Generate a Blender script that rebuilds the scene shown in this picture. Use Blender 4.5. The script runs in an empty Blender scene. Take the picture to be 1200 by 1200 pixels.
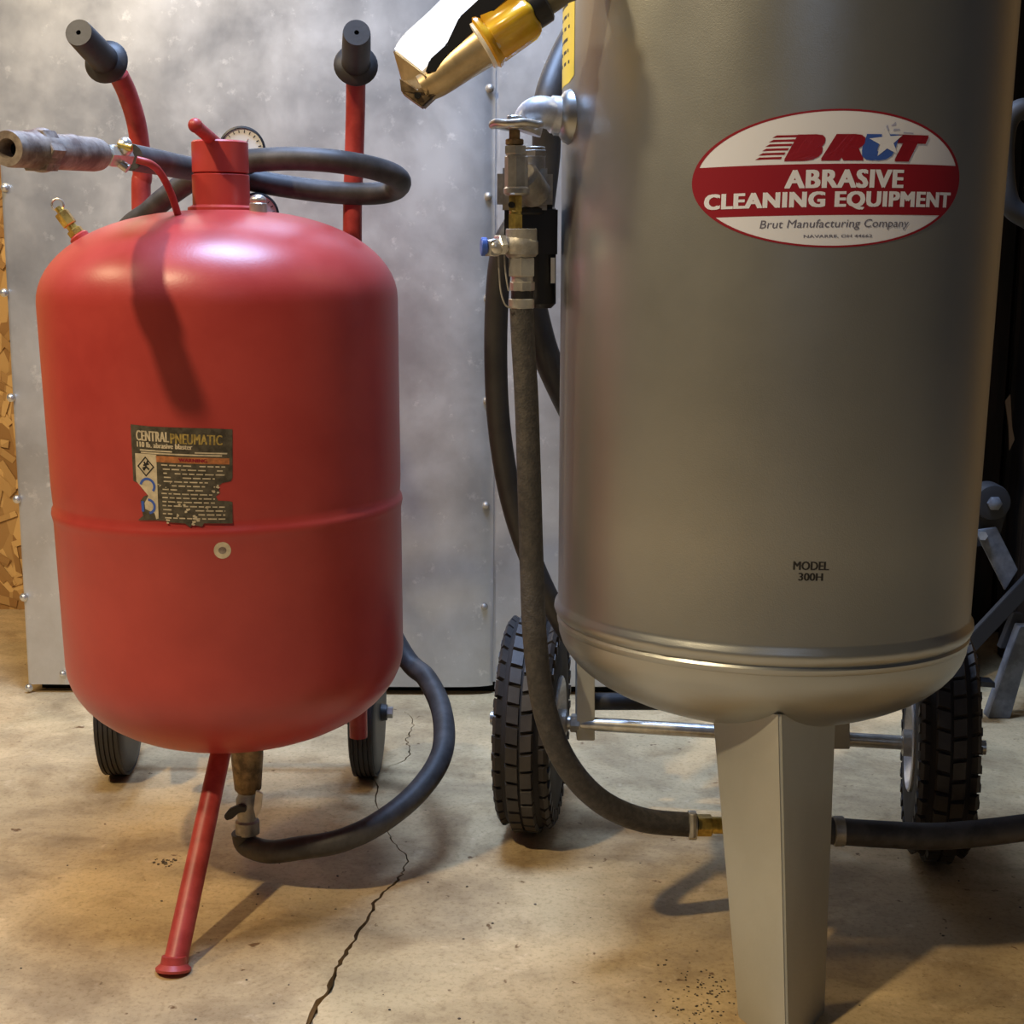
import bpy, bmesh, math, random
from mathutils import Vector, Matrix, noise
from mathutils.geometry import delaunay_2d_cdt
random.seed(7)
S = bpy.context.scene
COL = S.collection
PI = math.pi

# ---------------------------------------------------------------- camera
FPX, TAN, ROLL, CH = 1700.0, 0.182, 0.0071, 0.80
TH = math.atan(TAN)
fwd = Vector((0, math.cos(TH), -math.sin(TH)))
r0 = Vector((1, 0, 0)); u0 = Vector((0, math.sin(TH), math.cos(TH)))
right = r0*math.cos(ROLL) + u0*math.sin(ROLL)
up = u0*math.cos(ROLL) - r0*math.sin(ROLL)
CAM = Vector((0, 0, CH))
cd = bpy.data.cameras.new('camera'); cam = bpy.data.objects.new('camera', cd); COL.objects.link(cam)
cd.sensor_width = 36; cd.sensor_height = 36; cd.lens = 36*FPX/1200; cd.clip_start = 0.05
m = Matrix((right, up, -fwd)).transposed().to_4x4(); m.translation = CAM
cam.matrix_world = m
S.camera = cam

# ---------------------------------------------------------------- world, lights, exposure
w = bpy.data.worlds.new('world'); S.world = w; w.use_nodes = True
bg = w.node_tree.nodes['Background']; bg.inputs[0].default_value = (0.80, 0.84, 1.0, 1); bg.inputs[1].default_value = 0.025

def aim(o, tgt):
    d = Vector(tgt) - o.location
    o.rotation_euler = d.to_track_quat('-Z', 'Y').to_euler()

def light(name, typ, loc, energy, color, tgt=None, **kw):
    l = bpy.data.lights.new(name, typ); l.energy = energy; l.color = color
    for k, v in kw.items(): setattr(l, k, v)
    o = bpy.data.objects.new(name, l); o.location = loc; COL.objects.link(o)
    if tgt: aim(o, tgt)
    return o
light('ceiling_bulb', 'POINT', (-1.40, 0.15, 2.80), 212, (1.0, 0.79, 0.48), shadow_soft_size=0.055)
light('side_bulb', 'POINT', (-1.95, 1.45, 2.15), 62, (1.0, 0.78, 0.46), shadow_soft_size=0.10)
light('overhead_tube', 'AREA', (-0.22, 1.80, 2.70), 88, (0.44, 0.62, 1.0), (-0.18, 1.95, 0.0), shape='RECTANGLE', size=0.8, size_y=0.5)
light('window_daylight', 'AREA', (0.5, -1.9, 2.3), 3, (0.55, 0.70, 1.0), (0.1, 2.4, 0.6), shape='RECTANGLE', size=1.1, size_y=0.8)
S.view_settings.view_transform = 'Standard'; S.view_settings.look = 'None'
S.view_settings.exposure = 0.0; S.view_settings.gamma = 1.0; S.view_settings.use_curve_mapping = False

# ---------------------------------------------------------------- pixel helpers (1200 x 1200 frame -> real depth)
def ray(px, py):
    return (fwd + right*((px-600)/FPX) - up*((py-600)/FPX)).normalized()
def P(px, py, Y):
    d = ray(px, py); return CAM + d*(Y/d.y)
def F(px, py, z=0.0):
    d = ray(px, py); return CAM + d*((z-CH)/d.z)

# ---------------------------------------------------------------- materials
def mat(name, col, rough=0.5, metal=0.0, spec=0.5, var=0.0, vscale=8.0, col2=None, bump=0.0, bscale=60.0, coat=0.0, stretch=(1,1,1), detail=5, rvar=0.0, lo=0.4, hi=0.62):
    mt = bpy.data.materials.new(name); mt.use_nodes = True
    nt = mt.node_tree; N = nt.nodes; L = nt.links; b = N['Principled BSDF']
    b.inputs['Base Color'].default_value = (*col, 1); b.inputs['Roughness'].default_value = rough
    b.inputs['Metallic'].default_value = metal; b.inputs['Specular IOR Level'].default_value = spec
    b.inputs['Coat Weight'].default_value = coat
    tc = N.new('ShaderNodeTexCoord'); mp = N.new('ShaderNodeMapping'); mp.inputs['Scale'].default_value = stretch
    L.new(tc.outputs['Object'], mp.inputs[0])
    if var > 0 or col2 or rvar:
        nz = N.new('ShaderNodeTexNoise'); nz.inputs['Scale'].default_value = vscale; nz.inputs['Detail'].default_value = detail; nz.inputs['Roughness'].default_value = 0.62
        L.new(mp.outputs[0], nz.inputs['Vector'])
        cr = N.new('ShaderNodeValToRGB'); cr.color_ramp.elements[0].position = lo; cr.color_ramp.elements[1].position = hi
        c2 = col2 or tuple(c*(1-var) for c in col)
        cr.color_ramp.elements[0].color = (*c2, 1); cr.color_ramp.elements[1].color = (*col, 1)
        L.new(nz.outputs['Fac'], cr.inputs[0]); L.new(cr.outputs[0], b.inputs['Base Color'])
        if rvar:
            mr = N.new('ShaderNodeMapRange'); mr.inputs['To Min'].default_value = rough-rvar; mr.inputs['To Max'].default_value = rough+rvar
            mr.inputs['From Min'].default_value = 0.3; mr.inputs['From Max'].default_value = 0.7
            L.new(nz.outputs['Fac'], mr.inputs[0]); L.new(mr.outputs[0], b.inputs['Roughness'])
    if bump > 0:
        n2 = N.new('ShaderNodeTexNoise'); n2.inputs['Scale'].default_value = bscale; n2.inputs['Detail'].default_value = 4
        L.new(mp.outputs[0], n2.inputs['Vector'])
        bp = N.new('ShaderNodeBump'); bp.inputs['Strength'].default_value = bump; bp.inputs['Distance'].default_value = 0.002
        L.new(n2.outputs['Fac'], bp.inputs['Height']); L.new(bp.outputs[0], b.inputs['Normal'])
    return mt

M = {}
M['red'] = mat('red_paint', (0.48, 0.056, 0.048), 0.36, col2=(0.40, 0.040, 0.036), vscale=5, bump=0.05, bscale=350, rvar=0.05, spec=0.55)
M['redrod'] = mat('dusty_red_paint', (0.50, 0.065, 0.055), 0.42, col2=(0.36, 0.035, 0.03), vscale=30, bump=0.05)
M['silver'] = mat('silver_hammer_paint', (0.45, 0.46, 0.445), 0.345, metal=0.80, col2=(0.42, 0.43, 0.415), vscale=4, bump=0.09, bscale=800, spec=0.5, rvar=0.03)
M['leg'] = mat('leg_silver_paint', (0.50, 0.50, 0.46), 0.45, metal=0.35, col2=(0.47, 0.47, 0.43), vscale=12, bump=0.10, bscale=300)
M['rubber'] = mat('black_rubber', (0.022, 0.021, 0.023), 0.5, col2=(0.035, 0.033, 0.033), vscale=25, bump=0.08, bscale=200)
M['rubber2'] = mat('worn_tyre_rubber', (0.045, 0.038, 0.033), 0.55, col2=(0.026, 0.022, 0.021), vscale=22, bump=0.15, bscale=150)
M['tyrebase'] = mat('tyre_groove_rubber', (0.014, 0.012, 0.012), 0.8, bump=0.1)
M['hosegrey'] = mat('cloth_covered_hose', (0.075, 0.068, 0.064), 0.72, col2=(0.045, 0.042, 0.042), vscale=120, bump=0.5, bscale=420)
M['hosedark'] = mat('dusty_black_hose', (0.075, 0.070, 0.070), 0.55, col2=(0.035, 0.033, 0.034), vscale=28, bump=0.05, bscale=120)
M['chrome'] = mat('nickel_plated', (0.72, 0.70, 0.64), 0.30, metal=0.75, col2=(0.52, 0.50, 0.46), vscale=40, bump=0.05)
M['iron'] = mat('dull_grey_iron', (0.46, 0.44, 0.40), 0.45, metal=0.55, col2=(0.30, 0.285, 0.26), vscale=50, bump=0.2, bscale=200)
M['whitefit'] = mat('galvanised_fitting', (0.80, 0.82, 0.86), 0.38, metal=0.45, col2=(0.6, 0.62, 0.66), vscale=60)
M['brass'] = mat('brass', (0.82, 0.62, 0.16), 0.28, metal=0.8, col2=(0.45, 0.30, 0.08), vscale=60)
M['dirtybrass'] = mat('grimy_brass', (0.33, 0.23, 0.12), 0.5, metal=0.6, col2=(0.12, 0.085, 0.05), vscale=60, bump=0.2)
M['nozzle'] = mat('dusty_nozzle_casting', (0.40, 0.34, 0.29), 0.6, metal=0.35, col2=(0.17, 0.12, 0.10), vscale=38, bump=0.3, bscale=120)
M['ivory'] = mat('ivory_painted_lever', (0.94, 0.92, 0.86), 0.35, col2=(0.86, 0.83, 0.74), vscale=20)
M['goldcast'] = mat('gold_toned_casting', (0.62, 0.48, 0.28), 0.36, metal=0.7, col2=(0.42, 0.31, 0.17), vscale=25, bump=0.1)
M['yellow'] = mat('translucent_yellow_plastic', (0.80, 0.52, 0.03), 0.25, col2=(0.72, 0.36, 0.02), vscale=25, coat=0.5)
M['black'] = mat('black_plastic', (0.012, 0.012, 0.014), 0.4)
M['void'] = mat('unlit_black', (0.004, 0.004, 0.004), 0.9)
M['dialwhite'] = mat('dial_white', (0.82, 0.80, 0.78), 0.3)
M['white'] = mat('print_white', (0.76, 0.80, 0.95), 0.35)
M['decalred'] = mat('print_dark_red', (0.27, 0.012, 0.025), 0.35)
M['blue'] = mat('print_blue', (0.05, 0.12, 0.50), 0.35)
M['grayprint'] = mat('print_slate', (0.13, 0.13, 0.20), 0.5)
M['blackprint'] = mat('print_black', (0.015, 0.014, 0.014), 0.5)
M['orange'] = mat('print_orange', (0.55, 0.20, 0.07), 0.5, var=0.4, vscale=120)
M['cream'] = mat('print_cream', (0.68, 0.58, 0.42), 0.5, var=0.25, vscale=90)
M['gold'] = mat('print_gold', (0.50, 0.36, 0.10), 0.5, var=0.5, vscale=180)
M['labelblack'] = mat('worn_label_black', (0.045, 0.037, 0.025), 0.55, col2=(0.10, 0.085, 0.06), vscale=120)
M['warnyellow'] = mat('print_yellow', (0.85, 0.66, 0.06), 0.4)
M['steelbar'] = mat('zinc_bar', (0.22, 0.23, 0.25), 0.55, metal=0.3, col2=(0.12, 0.125, 0.14), vscale=30)
M['darkbar'] = mat('dark_bar', (0.035, 0.034, 0.035), 0.6, metal=0.3)
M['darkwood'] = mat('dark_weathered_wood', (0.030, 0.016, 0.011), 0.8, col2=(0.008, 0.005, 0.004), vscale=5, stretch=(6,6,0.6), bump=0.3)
M['chip'] = mat('pebble_grit', (0.16, 0.12, 0.08), 0.9, col2=(0.05, 0.04, 0.03), vscale=100)

def floor_mat():
    mt = bpy.data.materials.new('stained_concrete'); mt.use_nodes = True
    nt = mt.node_tree; N = nt.nodes; L = nt.links; b = N['Principled BSDF']; b.inputs['Roughness'].default_value = 0.62
    b.inputs['Specular IOR Level'].default_value = 0.3
    tc = N.new('ShaderNodeTexCoord')
    def nz(scale, detail=6, rough=0.6, dist=0.0, st=(1,1,1)):
        mp = N.new('ShaderNodeMapping'); mp.inputs['Scale'].default_value = st; L.new(tc.outputs['Object'], mp.inputs[0])
        n = N.new('ShaderNodeTexNoise'); n.inputs['Scale'].default_value = scale; n.inputs['Detail'].default_value = detail
        n.inputs['Roughness'].default_value = rough; n.inputs['Distortion'].default_value = dist; L.new(mp.outputs[0], n.inputs['Vector']); return n
    def ramp(src, a, ca, b_, cb):
        r = N.new('ShaderNodeValToRGB'); e = r.color_ramp.elements
        e[0].position = a; e[0].color = (*ca, 1); e[1].position = b_; e[1].color = (*cb, 1); L.new(src, r.inputs[0]); return r
    def mul(a, c, fac=1.0, t='MULTIPLY'):
        x = N.new('ShaderNodeMix'); x.data_type = 'RGBA'; x.blend_type = t; x.inputs[0].default_value = fac
        L.new(a, x.inputs[6]); L.new(c, x.inputs[7]); return x.outputs[2]
    n1 = nz(3.2, 6, 0.6, 0.6, (1, 1.5, 1)); base = ramp(n1.outputs['Fac'], 0.36, (0.42, 0.305, 0.165), 0.62, (0.70, 0.52, 0.28)).outputs[0]
    n2 = nz(9, 8, 0.68, 0.4); base = mul(base, ramp(n2.outputs['Fac'], 0.34, (0.70, 0.66, 0.62), 0.52, (1, 1, 1)).outputs[0])
    n3 = nz(2.0, 3, 0.5, 1.0); base = mul(base, ramp(n3.outputs['Fac'], 0.33, (0.74, 0.76, 0.76), 0.5, (1, 1, 1)).outputs[0])
    n4 = nz(46, 3, 0.6, 0.3); base = mul(base, ramp(n4.outputs['Fac'], 0.27, (0.34, 0.25, 0.18), 0.325, (1, 1, 1)).outputs[0])
    n5 = nz(150, 3, 0.7); base = mul(base, ramp(n5.outputs['Fac'], 0.28, (0.72, 0.68, 0.62), 0.5, (1, 1, 1)).outputs[0])
    n6 = nz(28, 5, 0.7, 0.8); base = mul(base, ramp(n6.outputs['Fac'], 0.60, (0, 0, 0), 0.78, (0.16, 0.14, 0.11)).outputs[0], 1.0, 'ADD')
    L.new(base, b.inputs['Base Color'])
    nb = nz(60, 8, 0.65); bp = N.new('ShaderNodeBump'); bp.inputs['Strength'].default_value = 0.35; bp.inputs['Distance'].default_value = 0.004
    L.new(nb.outputs['Fac'], bp.inputs['Height']); L.new(bp.outputs[0], b.inputs['Normal'])
    return mt
def galv_mat():
    mt = bpy.data.materials.new('galvanised_sheet'); mt.use_nodes = True
    nt = mt.node_tree; N = nt.nodes; L = nt.links; b = N['Principled BSDF']
    b.inputs['Metallic'].default_value = 0.72
    tc = N.new('ShaderNodeTexCoord')
    n1 = N.new('ShaderNodeTexNoise'); n1.inputs['Scale'].default_value = 5; n1.inputs['Detail'].default_value = 7; n1.inputs['Roughness'].default_value = 0.65; n1.inputs['Distortion'].default_value = 0.15
    L.new(tc.outputs['Object'], n1.inputs['Vector'])
    cr = N.new('ShaderNodeValToRGB'); e = cr.color_ramp.elements; e[0].position = 0.36; e[0].color = (0.54, 0.545, 0.55, 1); e[1].position = 0.62; e[1].color = (0.70, 0.71, 0.72, 1)
    L.new(n1.outputs['Fac'], cr.inputs[0])
    n2 = N.new('ShaderNodeTexNoise'); n2.inputs['Scale'].default_value = 34; n2.inputs['Detail'].default_value = 5; n2.inputs['Roughness'].default_value = 0.7
    L.new(tc.outputs['Object'], n2.inputs['Vector'])
    c2 = N.new('ShaderNodeValToRGB'); e = c2.color_ramp.elements; e[0].position = 0.60; e[0].color = (0, 0, 0, 1); e[1].position = 0.74; e[1].color = (0.26, 0.25, 0.24, 1)
    L.new(n2.outputs['Fac'], c2.inputs[0])
    x = N.new('ShaderNodeMix'); x.data_type = 'RGBA'; x.blend_type = 'ADD'; x.inputs[0].default_value = 1
    L.new(cr.outputs[0], x.inputs[6]); L.new(c2.outputs[0], x.inputs[7]); L.new(x.outputs[2], b.inputs['Base Color'])
    mr = N.new('ShaderNodeMapRange'); mr.inputs['From Min'].default_value = 0.3; mr.inputs['From Max'].default_value = 0.7; mr.inputs['To Min'].default_value = 0.30; mr.inputs['To Max'].default_value = 0.50
    L.new(n1.outputs['Fac'], mr.inputs[0]); L.new(mr.outputs[0], b.inputs['Roughness'])
    n3 = N.new('ShaderNodeTexNoise'); n3.inputs['Scale'].default_value = 3.0; n3.inputs['Detail'].default_value = 2
    L.new(tc.outputs['Object'], n3.inputs['Vector'])
    bp = N.new('ShaderNodeBump'); bp.inputs['Strength'].default_value = 0.25; bp.inputs['Distance'].default_value = 0.02
    L.new(n3.outputs['Fac'], bp.inputs['Height']); L.new(bp.outputs[0], b.inputs['Normal'])
    return mt
def osb_mat():
    mt = bpy.data.materials.new('strand_board'); mt.use_nodes = True
    nt = mt.node_tree; N = nt.nodes; L = nt.links; b = N['Principled BSDF']; b.inputs['Roughness'].default_value = 0.7
    tc = N.new('ShaderNodeTexCoord'); mp = N.new('ShaderNodeMapping'); mp.inputs['Scale'].default_value = (34, 34, 13); mp.inputs['Rotation'].default_value = (0, 0.5, 0)
    L.new(tc.outputs['Object'], mp.inputs[0])
    v = N.new('ShaderNodeTexVoronoi'); v.inputs['Scale'].default_value = 1.0; L.new(mp.outputs[0], v.inputs['Vector'])
    cr = N.new('ShaderNodeValToRGB'); e = cr.color_ramp.elements; e[0].position = 0.1; e[0].color = (0.34, 0.17, 0.05, 1); e[1].position = 0.9; e[1].color = (0.75, 0.47, 0.18, 1)
    sp = N.new('ShaderNodeSeparateColor'); L.new(v.outputs['Color'], sp.inputs[0]); L.new(sp.outputs[0], cr.inputs[0]); L.new(cr.outputs[0], b.inputs['Base Color'])
    bp = N.new('ShaderNodeBump'); bp.inputs['Strength'].default_value = 0.6; bp.inputs['Distance'].default_value = 0.003
    L.new(sp.outputs[1], bp.inputs['Height']); L.new(bp.outputs[0], b.inputs['Normal'])
    return mt
M['floor'] = floor_mat(); M['galv'] = galv_mat(); M['osb'] = osb_mat()

# ---------------------------------------------------------------- object helpers
def thing(name, label, cat, loc, group=None):
    o = bpy.data.objects.new(name, None); o.empty_display_size = 0.1; COL.objects.link(o); o.location = loc
    o['label'] = label; o['category'] = cat
    if group: o['group'] = group
    return o
def wloc(o):
    v = Vector((0, 0, 0))
    while o: v = v + o.location; o = o.parent
    return v
def obj(name, bm, m, parent=None, smooth=True, label=None, kind=None, org=None):
    """bm is in world coordinates; the object keeps its own origin at 'org' (or the centre of its box)."""
    bmesh.ops.recalc_face_normals(bm, faces=bm.faces)
    if org is None:
        xs = [v.co for v in bm.verts]
        org = Vector([(min(c[i] for c in xs)+max(c[i] for c in xs))/2 for i in range(3)])
    org = Vector(org)
    bmesh.ops.translate(bm, verts=bm.verts, vec=-org)
    me = bpy.data.meshes.new(name); bm.to_mesh(me); bm.free()
    me.materials.append(m if not isinstance(m, str) else M[m])
    if smooth:
        me.polygons.foreach_set('use_smooth', [True]*len(me.polygons))
        me.set_sharp_from_angle(angle=math.radians(38))
    o = bpy.data.objects.new(name, me); COL.objects.link(o)
    if parent: o.parent = parent; o.location = org - wloc(parent)
    else: o.location = org
    if label: o['label'] = label
    if kind: o['kind'] = kind
    return o
def tag(o, label, cat, group=None):
    o['label'] = label; o['category'] = cat
    if group: o['group'] = group
    return o

def basis(d, ref=Vector((0, 0, 1))):
    d = Vector(d).normalized()
    if abs(d.dot(ref)) > 0.97: ref = Vector((1, 0, 0))
    x = ref.cross(d).normalized(); y = d.cross(x)
    return x, y, d
def lathe(prof, a, d=(0, 0, 1), n=32, bm=None, caps=True, phase=0.0):
    """prof: list of (radius, distance along d) from point a."""
    bm = bm or bmesh.new(); x, y, d = basis(d); a = Vector(a); rings = []
    for r, t in prof:
        if r < 1e-6: rings.append([bm.verts.new(a + d*t)])
        else: rings.append([bm.verts.new(a + d*t + (x*math.cos(phase+2*PI*i/n) + y*math.sin(phase+2*PI*i/n))*r) for i in range(n)])
    for A, B in zip(rings, rings[1:]):
        for i in range(n):
            j = (i+1) % n
            if len(A) == 1 and len(B) == 1: continue
            if len(A) == 1: bm.faces.new((A[0], B[i], B[j]))
            elif len(B) == 1: bm.faces.new((A[i], A[j], B[0]))
            else: bm.faces.new((A[i], A[j], B[j], B[i]))
    if caps:
        if len(rings[0]) > 2: bm.faces.new(rings[0][::-1])
        if len(rings[-1]) > 2: bm.faces.new(rings[-1])
    return bm
def rod(a, b, r, r2=None, n=20, bm=None, bev=0.0, phase=0.0):
    a = Vector(a); b = Vector(b); Ln = (b-a).length; r2 = r if r2 is None else r2
    if bev: prof = [(r-bev, 0), (r, bev), (r2, Ln-bev), (r2-bev, Ln)]
    else: prof = [(r, 0), (r2, Ln)]
    return lathe(prof, a, b-a, n, bm, phase=phase)
def spline(pts, per=10):
    pts = [Vector(p) for p in pts]; out = []
    q = [2*pts[0]-pts[1]] + pts + [2*pts[-1]-pts[-2]]
    for i in range(1, len(q)-2):
        p0, p1, p2, p3 = q[i-1:i+3]
        for k in range(per):
            t = k/per
            out.append(0.5*((2*p1) + (p2-p0)*t + (2*p0-5*p1+4*p2-p3)*t*t + (3*p1-p0-3*p2+p3)*t**3))
    out.append(q[-2]); return out
def tube(pts, r, n=16, per=10, bm=None, smooth=True, r_end=None):
    bm = bm or bmesh.new(); path = spline(pts, per) if smooth else [Vector(p) for p in pts]
    T = [(path[min(i+1, len(path)-1)] - path[max(i-1, 0)]).normalized() for i in range(len(path))]
    x, y, _ = basis(T[0]); rings = []
    for i, p in enumerate(path):
        x = (x - T[i]*x.dot(T[i])).normalized(); y = T[i].cross(x)
        rr = r if r_end is None else r + (r_end-r)*i/(len(path)-1)
        rings.append([bm.verts.new(p + (x*math.cos(2*PI*k/n) + y*math.sin(2*PI*k/n))*rr) for k in range(n)])
    for A, B in zip(rings, rings[1:]):
        for k in range(n): bm.faces.new((A[k], A[(k+1) % n], B[(k+1) % n], B[k]))
    bm.faces.new(rings[0][::-1]); bm.faces.new(rings[-1]); return bm
def box(c, s, bm=None, rot=None, bev=0.0):
    bm2 = bmesh.new(); bmesh.ops.create_cube(bm2, size=1)
    for v in bm2.verts: v.co = Vector((v.co.x*s[0], v.co.y*s[1], v.co.z*s[2]))
    if bev: bmesh.ops.bevel(bm2, geom=bm2.edges[:], offset=bev, segments=2, affect='EDGES')
    for v in bm2.verts: v.co = (rot @ v.co if rot else v.co) + Vector(c)
    if bm is None: return bm2
    join(bm, bm2); return bm
def join(bm, b2):
    mp = {v: bm.verts.new(v.co) for v in b2.verts}
    for f in b2.faces:
        try: bm.faces.new([mp[v] for v in f.verts])
        except ValueError: pass
    b2.free(); return bm
def prism(pts, off, bev=0.0):
    """solid from a closed 3D outline pushed along off"""
    bm = bmesh.new(); off = Vector(off)
    A = [bm.verts.new(Vector(p)) for p in pts]; B = [bm.verts.new(Vector(p)+off) for p in pts]
    bm.faces.new(A); bm.faces.new(B[::-1]); n = len(A)
    for i in range(n): bm.faces.new((A[i], B[i], B[(i+1) % n], A[(i+1) % n]))
    bmesh.ops.recalc_face_normals(bm, faces=bm.faces)
    if bev: bmesh.ops.bevel(bm, geom=bm.edges[:], offset=bev, segments=2, affect='EDGES')
    return bm
def ball(c, r, bm=None, sc=(1, 1, 1), seg=20):
    b = bmesh.new(); bmesh.ops.create_uvsphere(b, u_segments=seg, v_segments=seg//2, radius=r)
    for v in b.verts: v.co = Vector((v.co.x*sc[0], v.co.y*sc[1], v.co.z*sc[2])) + Vector(c)
    return join(bm, b) if bm else b
def hexnut(a, b, r, bm=None):
    return rod(a, b, r, n=6, bm=bm, bev=min(0.0012, r*0.1))

# ---------------------------------------------------------------- setting: floor with a real crack, walls
def poly_fill(outline, holes=(), inner=()):
    vs = [Vector(p) for p in outline]; es = [(i, (i+1) % len(outline)) for i in range(len(outline))]
    for h in holes:
        b = len(vs); vs += [Vector(p) for p in h]; es += [(b+i, b+(i+1) % len(h)) for i in range(len(h))]
    vs += [Vector(p) for p in inner]
    r = delaunay_2d_cdt(vs, es, [], 2 if holes else 1, 1e-6)
    return r[0], r[2]
def inside(p, poly):
    c = False; n = len(poly)
    for i in range(n):
        a, b = poly[i], poly[i-1]
        if (a[1] > p[1]) != (b[1] > p[1]) and p[0] < (b[0]-a[0])*(p[1]-a[1])/(b[1]-a[1]) + a[0]: c = not c
    return c
crack_px = [(352,1235,9),(362,1203,11),(374,1172,7),(387,1160,9),(393,1138,5),(402,1122,6),(412,1106,4),(423,1087,5),(434,1070,3.2),(441,1055,4),(455,1042,3),(462,1036,3.6),(469,1026,2.4),(474,1020,2.2),(477,1006,1.6),(472,998,1.8),(465,990,2),(458,980,1.6),(452,968,1.2),(444,952,1.0),(440,938,1.5),(443,925,1.8),(436,912,1.0),(432,905,1.0),(448,900,1.0),(470,893,1.4),(479,886,1.6),(480,876,1.4),(476,868,1.6),(480,858,1.3),(486,850,1.0),(482,840,0.9),(474,834,0.8)]
L_, R_ = [], []
cp = []
for a_, b_ in zip(crack_px, crack_px[1:]):
    for k in range(4):
        t = k/4; amp = 2.2 if k else 0; cp.append((a_[0]+(b_[0]-a_[0])*t+random.uniform(-amp, amp), a_[1]+(b_[1]-a_[1])*t, (a_[2]+(b_[2]-a_[2])*t)*random.uniform(0.6, 1.25)))
cp.append(crack_px[-1])
for px, py, wd in cp:
    j = random.uniform(-1.2, 1.2)
    a = F(px-wd*0.5+j*0.5, py); b = F(px+wd*0.5+j*0.5, py)
    L_.append((a.x, a.y)); R_.append((b.x, b.y))
crack = L_ + R_[::-1]
fl = [(-4, -2.5), (4, -2.5), (4, 3.3), (-4, 3.3)]
fv, ff = poly_fill(fl, [crack])
bm = bmesh.new(); V = [bm.verts.new((p.x, p.y, 0)) for p in fv]
for f in ff:
    c = sum((fv[i] for i in f), Vector((0, 0)))/len(f)
    if not inside(c, crack): bm.faces.new([V[i] for i in f])
n = len(crack); T = [bm.verts.new((p[0], p[1], 0)) for p in crack]; B = [bm.verts.new((p[0], p[1], -0.012)) for p in crack]
for i in range(n): bm.faces.new((T[i], T[(i+1) % n], B[(i+1) % n], B[i]))
bmesh.ops.remove_doubles(bm, verts=bm.verts, dist=1e-5)
bm.normal_update()
b2 = box((0, 0.4, -0.022), (8, 5.8, 0.012)); join(bm, b2)
fo = obj('floor', bm, 'floor', smooth=False, kind='structure', org=(0, 0, 0))

bm = box((0, 3.16, 1.3), (8, 0.04, 2.6))
wb = obj('wall_back', bm, 'osb', kind='structure', smooth=False)
bm = bmesh.new(); c0 = F(10, 700)
for i in range(150):
    x = random.uniform(-1.22, -0.93); z = random.uniform(0.0, 1.0); ang = random.uniform(-1.4, 1.4)
    box((x, 3.138-random.random()*0.002, z+0.02), (random.uniform(0.012, 0.022), 0.0015, random.uniform(0.04, 0.09)), bm, Matrix.Rotation(ang, 3, 'Y') @ Matrix.Rotation(random.uniform(-0.06, 0.06), 3, 'X'))
obj('wood_strands', bm, 'osb', wb, smooth=False, kind='stuff')
# dark boarded wall on the right, seen past the silver tank
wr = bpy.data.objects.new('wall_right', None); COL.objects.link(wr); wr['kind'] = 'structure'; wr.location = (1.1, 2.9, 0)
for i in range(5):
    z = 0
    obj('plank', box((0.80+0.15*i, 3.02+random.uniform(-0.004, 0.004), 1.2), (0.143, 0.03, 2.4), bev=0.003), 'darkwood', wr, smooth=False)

# ---------------------------------------------------------------- galvanised steel cabinet behind the tanks
CY = 2.53
xl, xs_, xr = P(24, 640, CY).x, P(580, 500, CY).x, 0.78
zt = 1.75
cab = thing('steel_cabinet', 'large galvanised sheet steel cabinet standing behind both tanks, blotchy grey panels', 'cabinet', ((xl+xr)/2, CY+0.2, 0))
obj('cabinet_base', box(((xl+xr)/2, CY+0.20, 0.010), (xr-xl-0.03, 0.34, 0.020)), 'void', cab, smooth=False)  # near-black colour stands in for shadow in the gap under the panels
obj('cabinet_body', box(((xl+xr)/2, CY+0.205, (0.021+zt)/2), (xr-xl-0.004, 0.37, zt-0.021)), 'galv', cab, smooth=False)
def panel(x0, x1, y, z0, z1, name='steel_panel'):
    return obj(name, box(((x0+x1)/2, y+0.006, (z0+z1)/2), (x1-x0, 0.012, z1-z0), bev=0.0025), 'galv', cab)
# the left sheet bows back towards its right-hand seam
pf = [(xl, 0.004), (xl+0.006, 0.0), (xl+0.3, -0.002), (xs_-0.09, 0.0), (xs_-0.05, 0.0015), (xs_-0.025, 0.005), (xs_-0.010, 0.010), (xs_-0.002, 0.016)]
bm = bmesh.new()
F0 = [(x, CY+y) for x, y in pf] + [(x, CY+y+0.004) for x, y in pf[::-1]]
lo_ = [bm.verts.new((x, y, 0.016)) for x, y in F0]; hi_ = [bm.verts.new((x, y, zt)) for x, y in F0]
for i in range(len(F0)): bm.faces.new((lo_[i], lo_[(i+1) % len(F0)], hi_[(i+1) % len(F0)], hi_[i]))
bm.faces.new(lo_[::-1]); bm.faces.new(hi_)
obj('steel_panel', bm, 'galv', cab)
panel(xs_+0.003, xr, CY+0.006, 0.016, zt)
def screw(px, py):
    p = P(px, py, CY)
    s = obj('screw', lathe([(0.0075, 0), (0.0075, 0.001), (0.0055, 0.0015), (0.0055, 0.004), (0.003, 0.006), (0, 0.0065)], (p.x, CY-0.0001 if px < 500 else CY+0.0078, p.z), (0, -1, 0), 12), 'chrome' if px < 100 else 'iron', cab)
for s in [(6,220),(5,343),(13,466),(20,585),(28,700),(574,103),(572,230),(571,350),(570,470),(569,593),(567,712)]: screw(*s)
for s in [(34,806),(74,790)]: screw(*s)

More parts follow.
